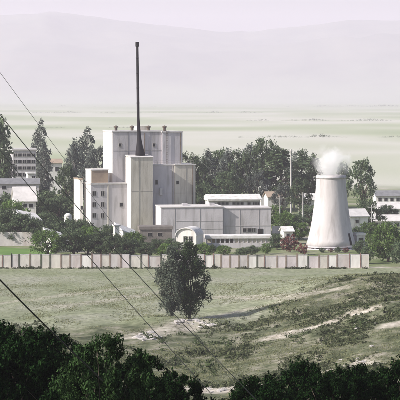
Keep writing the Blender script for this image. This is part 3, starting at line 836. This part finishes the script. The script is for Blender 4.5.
def hall():
    fr = Frame(161, 511, 8)
    t = empty('long_hall', fr.g, fr.t)
    tag(t, 'long low grey hall with flat roof in front of the reactor', 'hall')
    dp = fr.deep(6)
    x0, x1, z1 = block(t, fr, 161, 223, 207.5, 0, dp, 'wall', M['concrete'], .22)
    xa, xb, z2 = block(t, fr, 223.2, 271, 208.5, .8, dp - .8, 'wall', M['concrete'], .22)
    MB().box(x0 - .04, x0, .05, dp - .05, 0, z1 - .02).build('painted_sunlit_end', M['whitewash_or_sunlit'], t)  # left end made white to paint in the sun falling on it
    seams(t, M['seam2'], x0 + 3.5, x1, 0, z1, 0, [fr.u(175), fr.u(200)], [fr.z(221, 6), fr.z(229, 6)], w=.12)
    seams(t, M['seam2'], xa, xb, 0, z2, .8, [fr.u(240, .8), fr.u(259, .8)], [fr.z(226, 20)], w=.12)
    for q in (245, 249, 253.5):
        u = fr.u(q, .8); window(t, u - .5, u + .5, fr.z(232, u), fr.z(228.5, u), .8)
    u = fr.u(252.5, .8); MB().box(u + 1.2, u + 2.4, .72, .81, 0, fr.z(229, u)).build('door', M['dark'], t)
    # eaves lamps of the roof: two low ventilation boxes
    for q in (185, 212): u = fr.u(q, 4); MB().box(u - .6, u + .6, 4, 5.4, z1 + .2, z1 + .8).build('roof_box', M['concrete'], t)
hall()

def white_roofed():
    fr = Frame(208, 585, 8)
    t = empty('long_block', fr.g, fr.t)
    tag(t, 'long low block with bright white roof and a row of dark windows under the trees', 'building')
    x0, x1, z1 = block(t, fr, 209, 260, 200.5, 0, fr.deep(3.5), 'wall', M['concrete'])
    MB().prism_x([(-.6, z1), (6.8, z1), (6.8, z1 + .9), (3.2, z1 + 1.6), (-.6, z1 + .45)], x0 - .4, x1 + .4).build('roof', M['roof_white'], t)
    MB().box(x0 - .04, x0, .05, fr.deep(3.5) - .05, 0, z1 - .02).build('painted_sunlit_end', M['whitewash_or_sunlit'], t)  # sunlit left end, its brightness painted as white colour
    for q in (219, 223, 227, 234, 238, 242, 249, 254.5, 257.5):
        u = fr.u(q); window(t, u - .4, u + .4, fr.z(204.6, u), fr.z(202.4, u), 0)
white_roofed()

def canopy():
    fr = Frame(205, 492, 3)
    t = empty('canopy', fr.g, fr.t)
    tag(t, 'open shelter under a flat bright white roof before the long grey hall', 'shelter')
    x0 = fr.u(205); x1 = fr.u(272); zt = fr.z(235.6); zb = fr.z(238.6)
    MB().box(x0, x1, -.3, 5, zb, zt).build('roof', M['roof_white'], t, bevel=.03)
    MB().box(x0 + .4, x1 - .4, 3.6, 4.6, 0, zb).build('back_wall', M['concrete_warm'], t)
    zl = fr.z(243)
    MB().box(x0 + .3, x1 - .3, -.05, .12, 0, zl).build('parapet', M['concrete'], t)
    n = 15
    for k in range(n):
        x = x0 + .4 + (x1 - x0 - .8) * k / (n - 1)
        MB().box(x - .13, x + .13, -.02, .1, zl, zb).build('post', M['concrete'], t)
    # closed right part
    MB().box(fr.u(234), x1 - .5, .14, .5, 0, zb).build('infill_wall', M['concrete_warm'], t)
canopy()

def vaulted_store():
    Y = 486.0; s = Y / F; g = gp(186, Y)
    t = empty('vaulted_store', g, R(-14))
    tag(t, 'small white store with rounded roof and two dark openings', 'store')
    w = 10.5 * s; zs = CAM_H - (236 - HOR) * s; zt = CAM_H - (228.5 - HOR) * s
    prof = [(-w, 0), (w, 0), (w, zs)] + [(w * math.cos(a), zs + (zt - zs) * math.sin(a)) for a in np.linspace(.15, math.pi - .15, 12)] + [(-w, zs)]
    MB().prism(prof, 0, 6.0).build('wall', M['whitewash_or_sunlit'], t)
    ro = [(w * 1.06 * math.cos(a), zs + (zt - zs) * 1.12 * math.sin(a)) for a in np.linspace(0, math.pi, 16)]
    ri = [(w * 1.003 * math.cos(a), zs + (zt - zs) * 1.01 * math.sin(a)) for a in np.linspace(math.pi, 0, 16)]
    MB().prism(ro + ri, -.35, 6.3).build('roof', M['roof_white'], t)
    for q in (-.12, 1.05):
        window(t, q - .42, q + .42, zs - 1.35, zs - .1, 0.0)
vaulted_store()

def slant_hut(name, label, px0, y0, px1, y1, thick, Y, wall, roofm, group=None):
    """hut whose mono-pitch roof falls to the right; the roof's sloping face is the bright part"""
    s = Y / F; g = gp(px0, Y)
    t = empty(name, g, R(0)); tag(t, label, 'hut', group)
    W = (px1 - px0) * s; z0 = CAM_H - (y0 - HOR) * s - g.z; z1 = CAM_H - (y1 - HOR) * s - g.z; th = thick * s
    a = R(24); c, n = math.cos(a), math.sin(a); D = 4.5
    def q(x, y, z): return (x * c - y * n, x * n + y * c, z)
    L = W / c
    zl0 = z0 - th; zl1 = max(z1 - th, .25)
    w = MB(); w.prism([(0.1, 0), (L - .1, 0), (L - .1, zl1), (0.1, zl0)], .15, D)
    w.v = [q(*p) for p in w.v]; w.build('wall', wall, t)
    r = MB()
    r.v = [q(-.2, -.25, zl0), q(L + .2, -.25, zl1), q(L + .2, D + .2, zl1 + .5), q(-.2, D + .2, zl0 + .5),
           q(-.2, -.25, zl0 + .2), q(L + .2, -.25, zl1 + .2), q(L + .2, D + .2, zl1 + 1.7), q(-.2, D + .2, zl0 + 1.7)]
    r.f = [(3, 2, 1, 0), (4, 5, 6, 7), (0, 1, 5, 4), (1, 2, 6, 5), (2, 3, 7, 6), (3, 0, 4, 7)]
    r.build('roof', roofm, t)
    d = MB().box(L * .3, L * .3 + .8, .05, .16, 0, min(1.7, zl1 + .4)); d.v = [q(*p) for p in d.v]; d.build('door', M['roof_brown'], t)
    return t
slant_hut('hut', 'hut with slanting white roof below the reactor front tower', 123, 222, 141, 230, 9, 484, M['whitewash_or_sunlit'], M['roof_white'])
slant_hut('hut', 'hut with slanting white roof near the wall, left of the annex shrubs', 51, 227, 67, 233, 9, 478, M['whitewash_or_sunlit'], M['roof_white'])
slant_hut('hut', 'hut with slanting white roof behind the dark shrubs on the left', 20, 208, 41, 213, 9, 512, M['whitewash_or_sunlit'], M['roof_white'])

def house(name, label, px0, px1, eave, ridge, Y, yaw, depth, wall, roof, wins=(), cat='house', winy=None, ends=True, flat=False, group=None):
    fr = Frame(px0, Y, yaw); t = empty(name, fr.g, fr.t); tag(t, label, cat, group)
    x1 = fr.u(px1); z1 = fr.z(eave); zr = fr.z(ridge)
    if flat:
        MB().box(0, x1, 0, depth, 0, z1).build('wall', wall, t, bevel=.03)
        MB().box(-.2, x1 + .2, -.25, depth + .2, z1, zr).build('roof', roof, t)
    else:
        MB().prism_x([(0, 0), (depth, 0), (depth, z1), (depth / 2, zr - .12), (0, z1)], 0, x1).build('wall', wall, t)
        r = MB()
        r.prism_x([(-.4, z1 - .12), (depth / 2, zr), (depth + .4, z1 - .12), (depth + .4, z1 + .06), (depth / 2, zr + .2), (-.4, z1 + .06)], -.35, x1 + .35)
        r.build('roof', roof, t)
    for (q, ya, yb, w) in wins:
        u = fr.u(q); window(t, u - w / 2, u + w / 2, fr.z(yb, u), fr.z(ya, u), 0)
    return t
# left side
rows = [(q, y, y + 3.0, 1.0) for y in (153.5, 160, 166.5, 173) for q in (15.5, 20, 24.5, 29, 33.3)]
house('apartment_block', 'pale lavender apartment block with rows of windows at the far left', 12.5, 36, 150.5, 148.6, 640, 9, 9, M['concrete'], M['roof_pale'], rows, 'apartment block', flat=True)
house('low_house', 'long dark-roofed house below the apartment block at the left', -8, 39, 184, 179.5, 585, 6, 7, M['concrete'], M['roof_grey'], [(4, 186, 189, 1), (14, 186, 189, 1), (27, 186, 189, 1)])
house('low_house', 'pale low house with white eave line, beneath the dark-roofed house', 15, 36, 201.5, 188, 548, 10, 8, M['whitewash_or_sunlit'], M['roof_pale'], [(19, 204, 207.5, .9), (25, 204, 207.5, .9), (31, 204, 207.5, .9)])
house('shed', 'small white shed beside the right end of the apartment block', 28, 35, 174, 172.5, 615, 12, 4, M['whitewash_or_sunlit'], M['roof_white'], [(33.5, 176, 179, .8)], 'shed', flat=True)
house('storage_shed', 'pale beige wall standing between the trees left of the annex', 46, 62, 163, 159.5, 760, 10, 6, M['whitewash_or_sunlit'], M['roof_tan'], [(50, 167, 171, 1.2), (57, 167, 171, 1.2)], 'shed')
house('brown_shed', 'brown flat-roofed shed between the white slanting hut and the vaulted store', 140, 172, 229.5, 226.5, 494, 5, 6, M['roof_brown'], M['roof_brown'], [(150, 233, 236, .9), (160, 233, 236, .9)], 'shed', flat=True)
house('kiosk', 'tiny white kiosk peeping over the shrubs before the annex', 115, 119.5, 226, 224.6, 482, 20, 1.2, M['whitewash_or_sunlit'], M['roof_white'], (), 'kiosk', flat=True)
def tank():
    g = gp(68, 508); t = empty('water_tank', g); tag(t, 'rounded white water tank at the foot of the narrow white building end', 'tank')
    z = CAM_H - (214 - HOR) * 508 / F; r = .85
    MB().tube([(0, 0, 0), (0, 0, z - .5)], [r, r], 20).build('drum', M['whitewash_or_sunlit'], t, smooth=False)
    MB().tube([(0, 0, z - .5 + .7 * math.sin(a) + .002) for a in np.linspace(0, 1.5, 7)], [r * 1.03 * math.cos(a) + .01 for a in np.linspace(0, 1.5, 7)], 20).build('dome', M['roof_white'], t, smooth=True)
tank()
# between plant and tower
house('hut', 'white walled hut left of the cooling tower below the poplars', 303, 316, 200, 194.5, 610, 14, 5, M['whitewash_or_sunlit'], M['roof_white'], [(308, 203, 206, .8)], 'hut')
house('hut', 'small pale hut below the low trees between hall and poplars', 268, 282, 197, 192.5, 615, 12, 5, M['whitewash_or_sunlit'], M['roof_tan'], [(273, 199, 202, .8)], 'hut')
house('hut', 'small white box hut at the right end of the white-roofed block', 261, 268, 187, 184.8, 640, 12, 4, M['whitewash_or_sunlit'], M['roof_white'], (), 'hut', flat=True)
house('hut', 'little white hut beside the reddish bush', 284, 293, 231.5, 227.5, 505, 14, 3, M['whitewash_or_sunlit'], M['roof_white'], [(288, 234, 237, .7)], 'hut')
house('hut', 'pale roofed hut beside the right flank of the cooling tower', 350, 368, 216.5, 210, 540, 20, 5, M['whitewash_or_sunlit'], M['roof_pale'], [(357, 220, 223, .8)], 'hut')
house('kiosk', 'white kiosk at the right foot of the cooling tower', 357, 365, 235.5, 233.2, 492, 14, 2, M['whitewash_or_sunlit'], M['roof_white'], [(361, 238, 241.5, 1.0)], 'kiosk', flat=True)
# right rows
house('barrack', 'farthest of the long pale barracks at the right edge', 376, 420, 196, 191.5, 690, 4, 7, M['whitewash_or_sunlit'], M['roof_grey'], [(q, 198, 201, 1) for q in (380, 386, 392, 398)], 'barrack', group='barracks at the right edge')
house('barrack', 'middle of the long pale barracks at the right edge', 374, 420, 209, 203, 625, 4, 7, M['whitewash_or_sunlit'], M['roof_pale'], [(q, 211, 214, 1) for q in (378, 384, 390, 396)], 'barrack', group='barracks at the right edge')
house('barrack', 'nearest of the long pale barracks at the right edge, above the big bush', 371, 420, 221, 216, 570, 4, 7, M['whitewash_or_sunlit'], M['roof_pale'], [(q, 223, 226.5, 1) for q in (376, 383, 390, 397)], 'barrack', group='barracks at the right edge')

# garden walls left and right of the tower
def wall_run(name, label, px0, px1, y0, Y, m, thick=.25):
    a = gp(px0, Y); b = gp(px1, Y)
    t = MB().box(a.x, b.x, Y, Y + thick, -0.2, CAM_H - (y0 - HOR) * Y / F).build(name, m); tag(t, label, 'wall'); return t
wall_run('yard_wall', 'low pale yard wall between the long hall and the cooling tower', 272, 309, 226.0, 545, M['panel'])
wall_run('yard_wall', 'low pale wall above the left lawn behind the dark shrubs', -10, 60, 232.0, 500, M['panel'])

# utility poles
def pole(label, px, top, Y, h_arm=True, r=.13):
    g = gp(px, Y); z = CAM_H - (top - HOR) * Y / F - g.z
    t = empty('utility_pole', g); tag(t, label, 'pole', 'utility poles in the plant')
    MB().tube([(0, 0, -.3), (0, 0, z)], [r * 1.3, r * .8], 8).build('shaft', M['pole'], t)
    MB().box(-.9, .9, -.06, .06, z - .6, z - .45).build('crossarm', M['pole'], t)
    for x in (-.8, 0, .8): MB().tube([(x, 0, z - .45), (x, 0, z - .2)], [.07, .05], 6).build('insulator', M['whitewash_or_sunlit'], t)
pole('pale utility pole standing in front of the leftmost poplar by the tower', 291, 149, 640, r=.2)
pole('thin pale pole in front of the barracks right of the tower', 371.5, 205, 520)
pole('thin pale pole beside the hut left of the cooling tower', 303, 192, 560)
pole('thin pale pole cut off by shrubs right of the long grey hall', 280, 196, 560)

# ------------------------------------------------------------------ perimeter wall
def perimeter():
    Y = 437.0; rs = random.Random(4)
    t = empty('perimeter_wall', (0, Y, 0)); tag(t, 'pale panelled perimeter wall with reddish posts along the field', 'wall')
    px = -14.0; ztop = lambda: CAM_H - (254.8 + rs.uniform(-1.0, 1.3) - HOR) * Y / F
    while px < 368:
        w = rs.choice([7.5, 9, 11, 12.5]); x0 = (px - 200) * Y / F; x1 = (px + w - 200) * Y / F
        z = ztop(); zb = -.1
        x00, x11 = x0 + .13, x1 - .13
        MB().box(x00, x11, -.06, .06, zb, z - .1).build('panel', M[rs.choice(['panel', 'panel_pink', 'panel_cream', 'whitewash_or_sunlit'])], t)
        MB().box(x00 - .02, x11 + .02, -.1, .1, z - .1, z).build('coping', M['concrete'], t)
        MB().box(x0 - .10, x0 + .10, -.13, .13, zb, z + rs.uniform(.0, .25)).build('post', M['post'] if rs.random() < .75 else M['dark'], t)
        px += w
perimeter()

# ------------------------------------------------------------------ overhead wires
def wire(label, pts, r):
    # smooth sagging curve through points (px, py, distance)
    Pn = [np.array(P(*p)) for p in pts]; n = len(Pn); out = []
    ts = np.arange(n); dense = np.linspace(0, n - 1, 60)
    A = np.array(Pn); deg = min(2, n - 1)
    cs = [np.polyfit(ts, A[:, k], deg) for k in range(3)]
    for q in dense: out.append(tuple(np.polyval(c, q) for c in cs))
    o = MB().tube(out, [r] * len(out), 6).build('power_line', M['wire'] if r > .01 else M['wire_old'], smooth=True)
    tag(o, label, 'power line', 'overhead wires crossing the left of the view')
wire('thin faint overhead wire, topmost of those at the upper left', [(-40, 18, 62), (4, 77, 64), (35, 120, 66), (78, 178, 68), (130, 246, 70), (190, 325, 72), (250, 405, 74)], .006)
wire('dark overhead wire starting at the left edge and passing down to the lone tree', [(-50, 52, 44), (0, 112, 46), (33, 152, 48), (72, 202, 50), (117, 252, 52), (160, 301, 54), (205, 347, 56), (262, 405, 58)], .009)
wire('overhead wire crossing the left houses and the perimeter wall', [(-45, 92, 44), (8, 160, 46), (50, 212, 48), (92, 259, 50), (150, 327, 52), (215, 398, 54)], .008)
wire('thick black overhead wire, lowest at the left above the bushes', [(-60, 214, 38), (-30, 247, 39), (0, 280, 40), (24, 304, 41), (48, 328, 42), (110, 388, 44)], .014)

# ------------------------------------------------------------------ ground clutter
def rocks():
    rs = np.random.RandomState(8); meshes = []
    import bmesh
    for k in range(4):
        bm = bmesh.new(); bmesh.ops.create_icosphere(bm, subdivisions=2, radius=1)
        for v in bm.verts:
            c = v.co; v.co = c * (1 + rs.uniform(-.16, .16)) * (1 + .9 * float(vnoise(np.array(c.x * 1.6 + k * 9), np.array(c.y * 1.6 + c.z * 2.1 + k)))); v.co.z *= .55
        me = bpy.data.meshes.new('rock'); bm.to_mesh(me); bm.free(); me.materials.append(M['rock']); meshes.append(me)
    spots = []
    for px, py, dx, dy, n, lab, sz in [
        (185, 322, 14, 3, 12, 'pale stone in the rubble at the foot of the lone leafy pair', .55),
        (148, 336, 12, 5, 16, 'pale stone in the rubble left below the lone leafy pair', .6),
        (206, 326, 6, 3, 5, 'pale flat stone right below the lone leafy pair', .6),
        (212, 390, 12, 4, 8, 'pale stone at the bottom gap between the dark bushes', .4),
        (348, 364, 16, 6, 6, 'pale stone on the bank just above the right dark bushes', .4),
        (340, 335, 45, 12, 5, 'stone lying on the open rough bank at the right', .35)]:
        for i in range(n):
            p = hit(px + rs.uniform(-dx, dx), py + rs.uniform(-dy, dy))
            o = bpy.data.objects.new('rock', meshes[rs.randint(4)]); COL.objects.link(o)
            o.location = p; s = sz * rs.uniform(.25, 1.0); o.scale = (s * 1.6, s * 1.1, s * .9); o.rotation_euler = (0, 0, rs.uniform(0, 6))
            tag(o, lab, 'rock', lab.replace('pale stone', 'pale stones').replace('pale flat stone', 'pale flat stones').replace('stone lying', 'stones lying'))
rocks()

def tufts(name, n, region, size, m, seed, label, dens=None):
    """ground cover: many small blades in tufts, one object"""
    rs = np.random.RandomState(seed)
    Y = rs.uniform(region[0], region[1], n); X = rs.uniform(region[2], region[3], n) * Y / F
    keep = np.ones(n, bool)
    if dens is not None: keep = rs.rand(n) < dens(X, Y)
    X = X[keep]; Y = Y[keep]; n = len(X)
    Z = height(X, Y); B = 5
    X = np.repeat(X, B) + rs.randn(n * B) * size * .35; Y = np.repeat(Y, B) + rs.randn(n * B) * size * .35; Z = np.repeat(Z, B) - .03
    k = n * B; h = size * rs.uniform(.4, 1.2, k); a = rs.uniform(0, 2 * math.pi, k); w = size * rs.uniform(.12, .3, k)
    lx = rs.randn(k) * h * .45; ly = rs.randn(k) * h * .45
    cx, cy = np.cos(a) * w, np.sin(a) * w
    V = np.stack([np.stack([X - cx, Y - cy, Z], 1), np.stack([X + cx, Y + cy, Z], 1), np.stack([X + lx + cx * .3, Y + ly + cy * .3, Z + h], 1), np.stack([X + lx - cx * .3, Y + ly - cy * .3, Z + h], 1)], 1).reshape(-1, 3)
    o = np_mesh(name, V, np.arange(4 * k).reshape(k, 4), m)
    tag(o, label, 'grass', kind='stuff')
def mounds(name, n, region, size, m, seed, label, dens, B=9, lf=1.0):
    """low leafy ground cover: small leaves heaped in mounds, one object"""
    rs = np.random.RandomState(seed)
    Y = rs.uniform(region[0], region[1], n); X = rs.uniform(region[2], region[3], n) * Y / F
    keep = rs.rand(n) < dens(X, Y) * (1 - .97 * earth_at(X, Y))
    X = X[keep]; Y = Y[keep]; n = len(X); S = size * rs.lognormal(0, .45, n)
    Z = height(X, Y); k = n * B
    d = rs.randn(k, 3); d /= np.linalg.norm(d, axis=1)[:, None]; d[:, 2] = np.abs(d[:, 2]) * .8
    Sr = np.repeat(S, B)
    pos = np.stack([np.repeat(X, B), np.repeat(Y, B), np.repeat(Z, B)], 1) + d * (Sr * rs.rand(k) ** .5)[:, None]
    nr = d + rs.randn(k, 3) * .6; nr /= np.linalg.norm(nr, axis=1)[:, None]
    a = np.cross(nr, rs.randn(k, 3)); a /= np.linalg.norm(a, axis=1)[:, None]; b = np.cross(nr, a)
    h = (Sr * lf * rs.uniform(.22, .5, k))[:, None]
    V = np.stack([pos - a * h, pos - b * h * .5, pos + a * h, pos + b * h * .5], 1).reshape(-1, 3)
    o = np_mesh(name, V, np.arange(4 * k).reshape(k, 4), m); tag(o, label, 'weeds', kind='stuff')
tufts('grass', 85000, (225, 400, -215, 215), .15, M['grass'], 1, 'dry rough grass over the bank and the near field', lambda X, Y: np.clip(.25 + 1.6 * fbm(X / 5, Y / 9, 4) + .25 * sstep(2, 14, X), 0, 1) * (1 - .8 * earth_at(X, Y)))
mounds('weeds', 90000, (225, 396, -215, 215), .22, M['weed'], 2, 'dark weeds growing in patches on the rough bank',
       lambda X, Y: (1 - sstep(-10, 14, Y - 322 - 58 * sstep(2, 32, X))) * np.clip(-.10 + 2.4 * fbm(X / 6 + 9, Y / 12, 5) + .34 * sstep(0, 14, X) + .9 * sstep(2, 12, X) * (np.exp(-((Y - 311) / 5) ** 2) + .8 * np.exp(-((Y - 360) / 8) ** 2)), 0, 1))
mounds('scrub', 2600, (228, 390, -150, 215), .45, M['scrub'], 6, 'low dark scrub scattered over the rough bank',
       lambda X, Y: (1 - sstep(-6, 10, Y - 322 - 58 * sstep(2, 32, X))) * np.clip(-.35 + 2.2 * fbm(X / 8 + 2, Y / 14 + 5, 4) + .35 * sstep(0, 14, X), 0, 1), 60, .45)
mounds('wall_weeds', 2600, (434.2, 436.6, -215, 168), .22, M['weed'], 12, 'weeds growing along the foot of the perimeter wall', lambda X, Y: np.clip(.35 + 2.5 * fbm(X / 3, Y * 0 + 4.4, 3), 0, 1))
tufts('field_grass', 16000, (350, 434, -215, 190), .11, M['grass'], 3, 'short pale grass of the open field', lambda X, Y: np.clip(.35 + 1.2 * fbm(X / 10, Y / 20, 3), 0, 1))

# ------------------------------------------------------------------ dark bushes in front
GF = 'dark bushes in the foreground'
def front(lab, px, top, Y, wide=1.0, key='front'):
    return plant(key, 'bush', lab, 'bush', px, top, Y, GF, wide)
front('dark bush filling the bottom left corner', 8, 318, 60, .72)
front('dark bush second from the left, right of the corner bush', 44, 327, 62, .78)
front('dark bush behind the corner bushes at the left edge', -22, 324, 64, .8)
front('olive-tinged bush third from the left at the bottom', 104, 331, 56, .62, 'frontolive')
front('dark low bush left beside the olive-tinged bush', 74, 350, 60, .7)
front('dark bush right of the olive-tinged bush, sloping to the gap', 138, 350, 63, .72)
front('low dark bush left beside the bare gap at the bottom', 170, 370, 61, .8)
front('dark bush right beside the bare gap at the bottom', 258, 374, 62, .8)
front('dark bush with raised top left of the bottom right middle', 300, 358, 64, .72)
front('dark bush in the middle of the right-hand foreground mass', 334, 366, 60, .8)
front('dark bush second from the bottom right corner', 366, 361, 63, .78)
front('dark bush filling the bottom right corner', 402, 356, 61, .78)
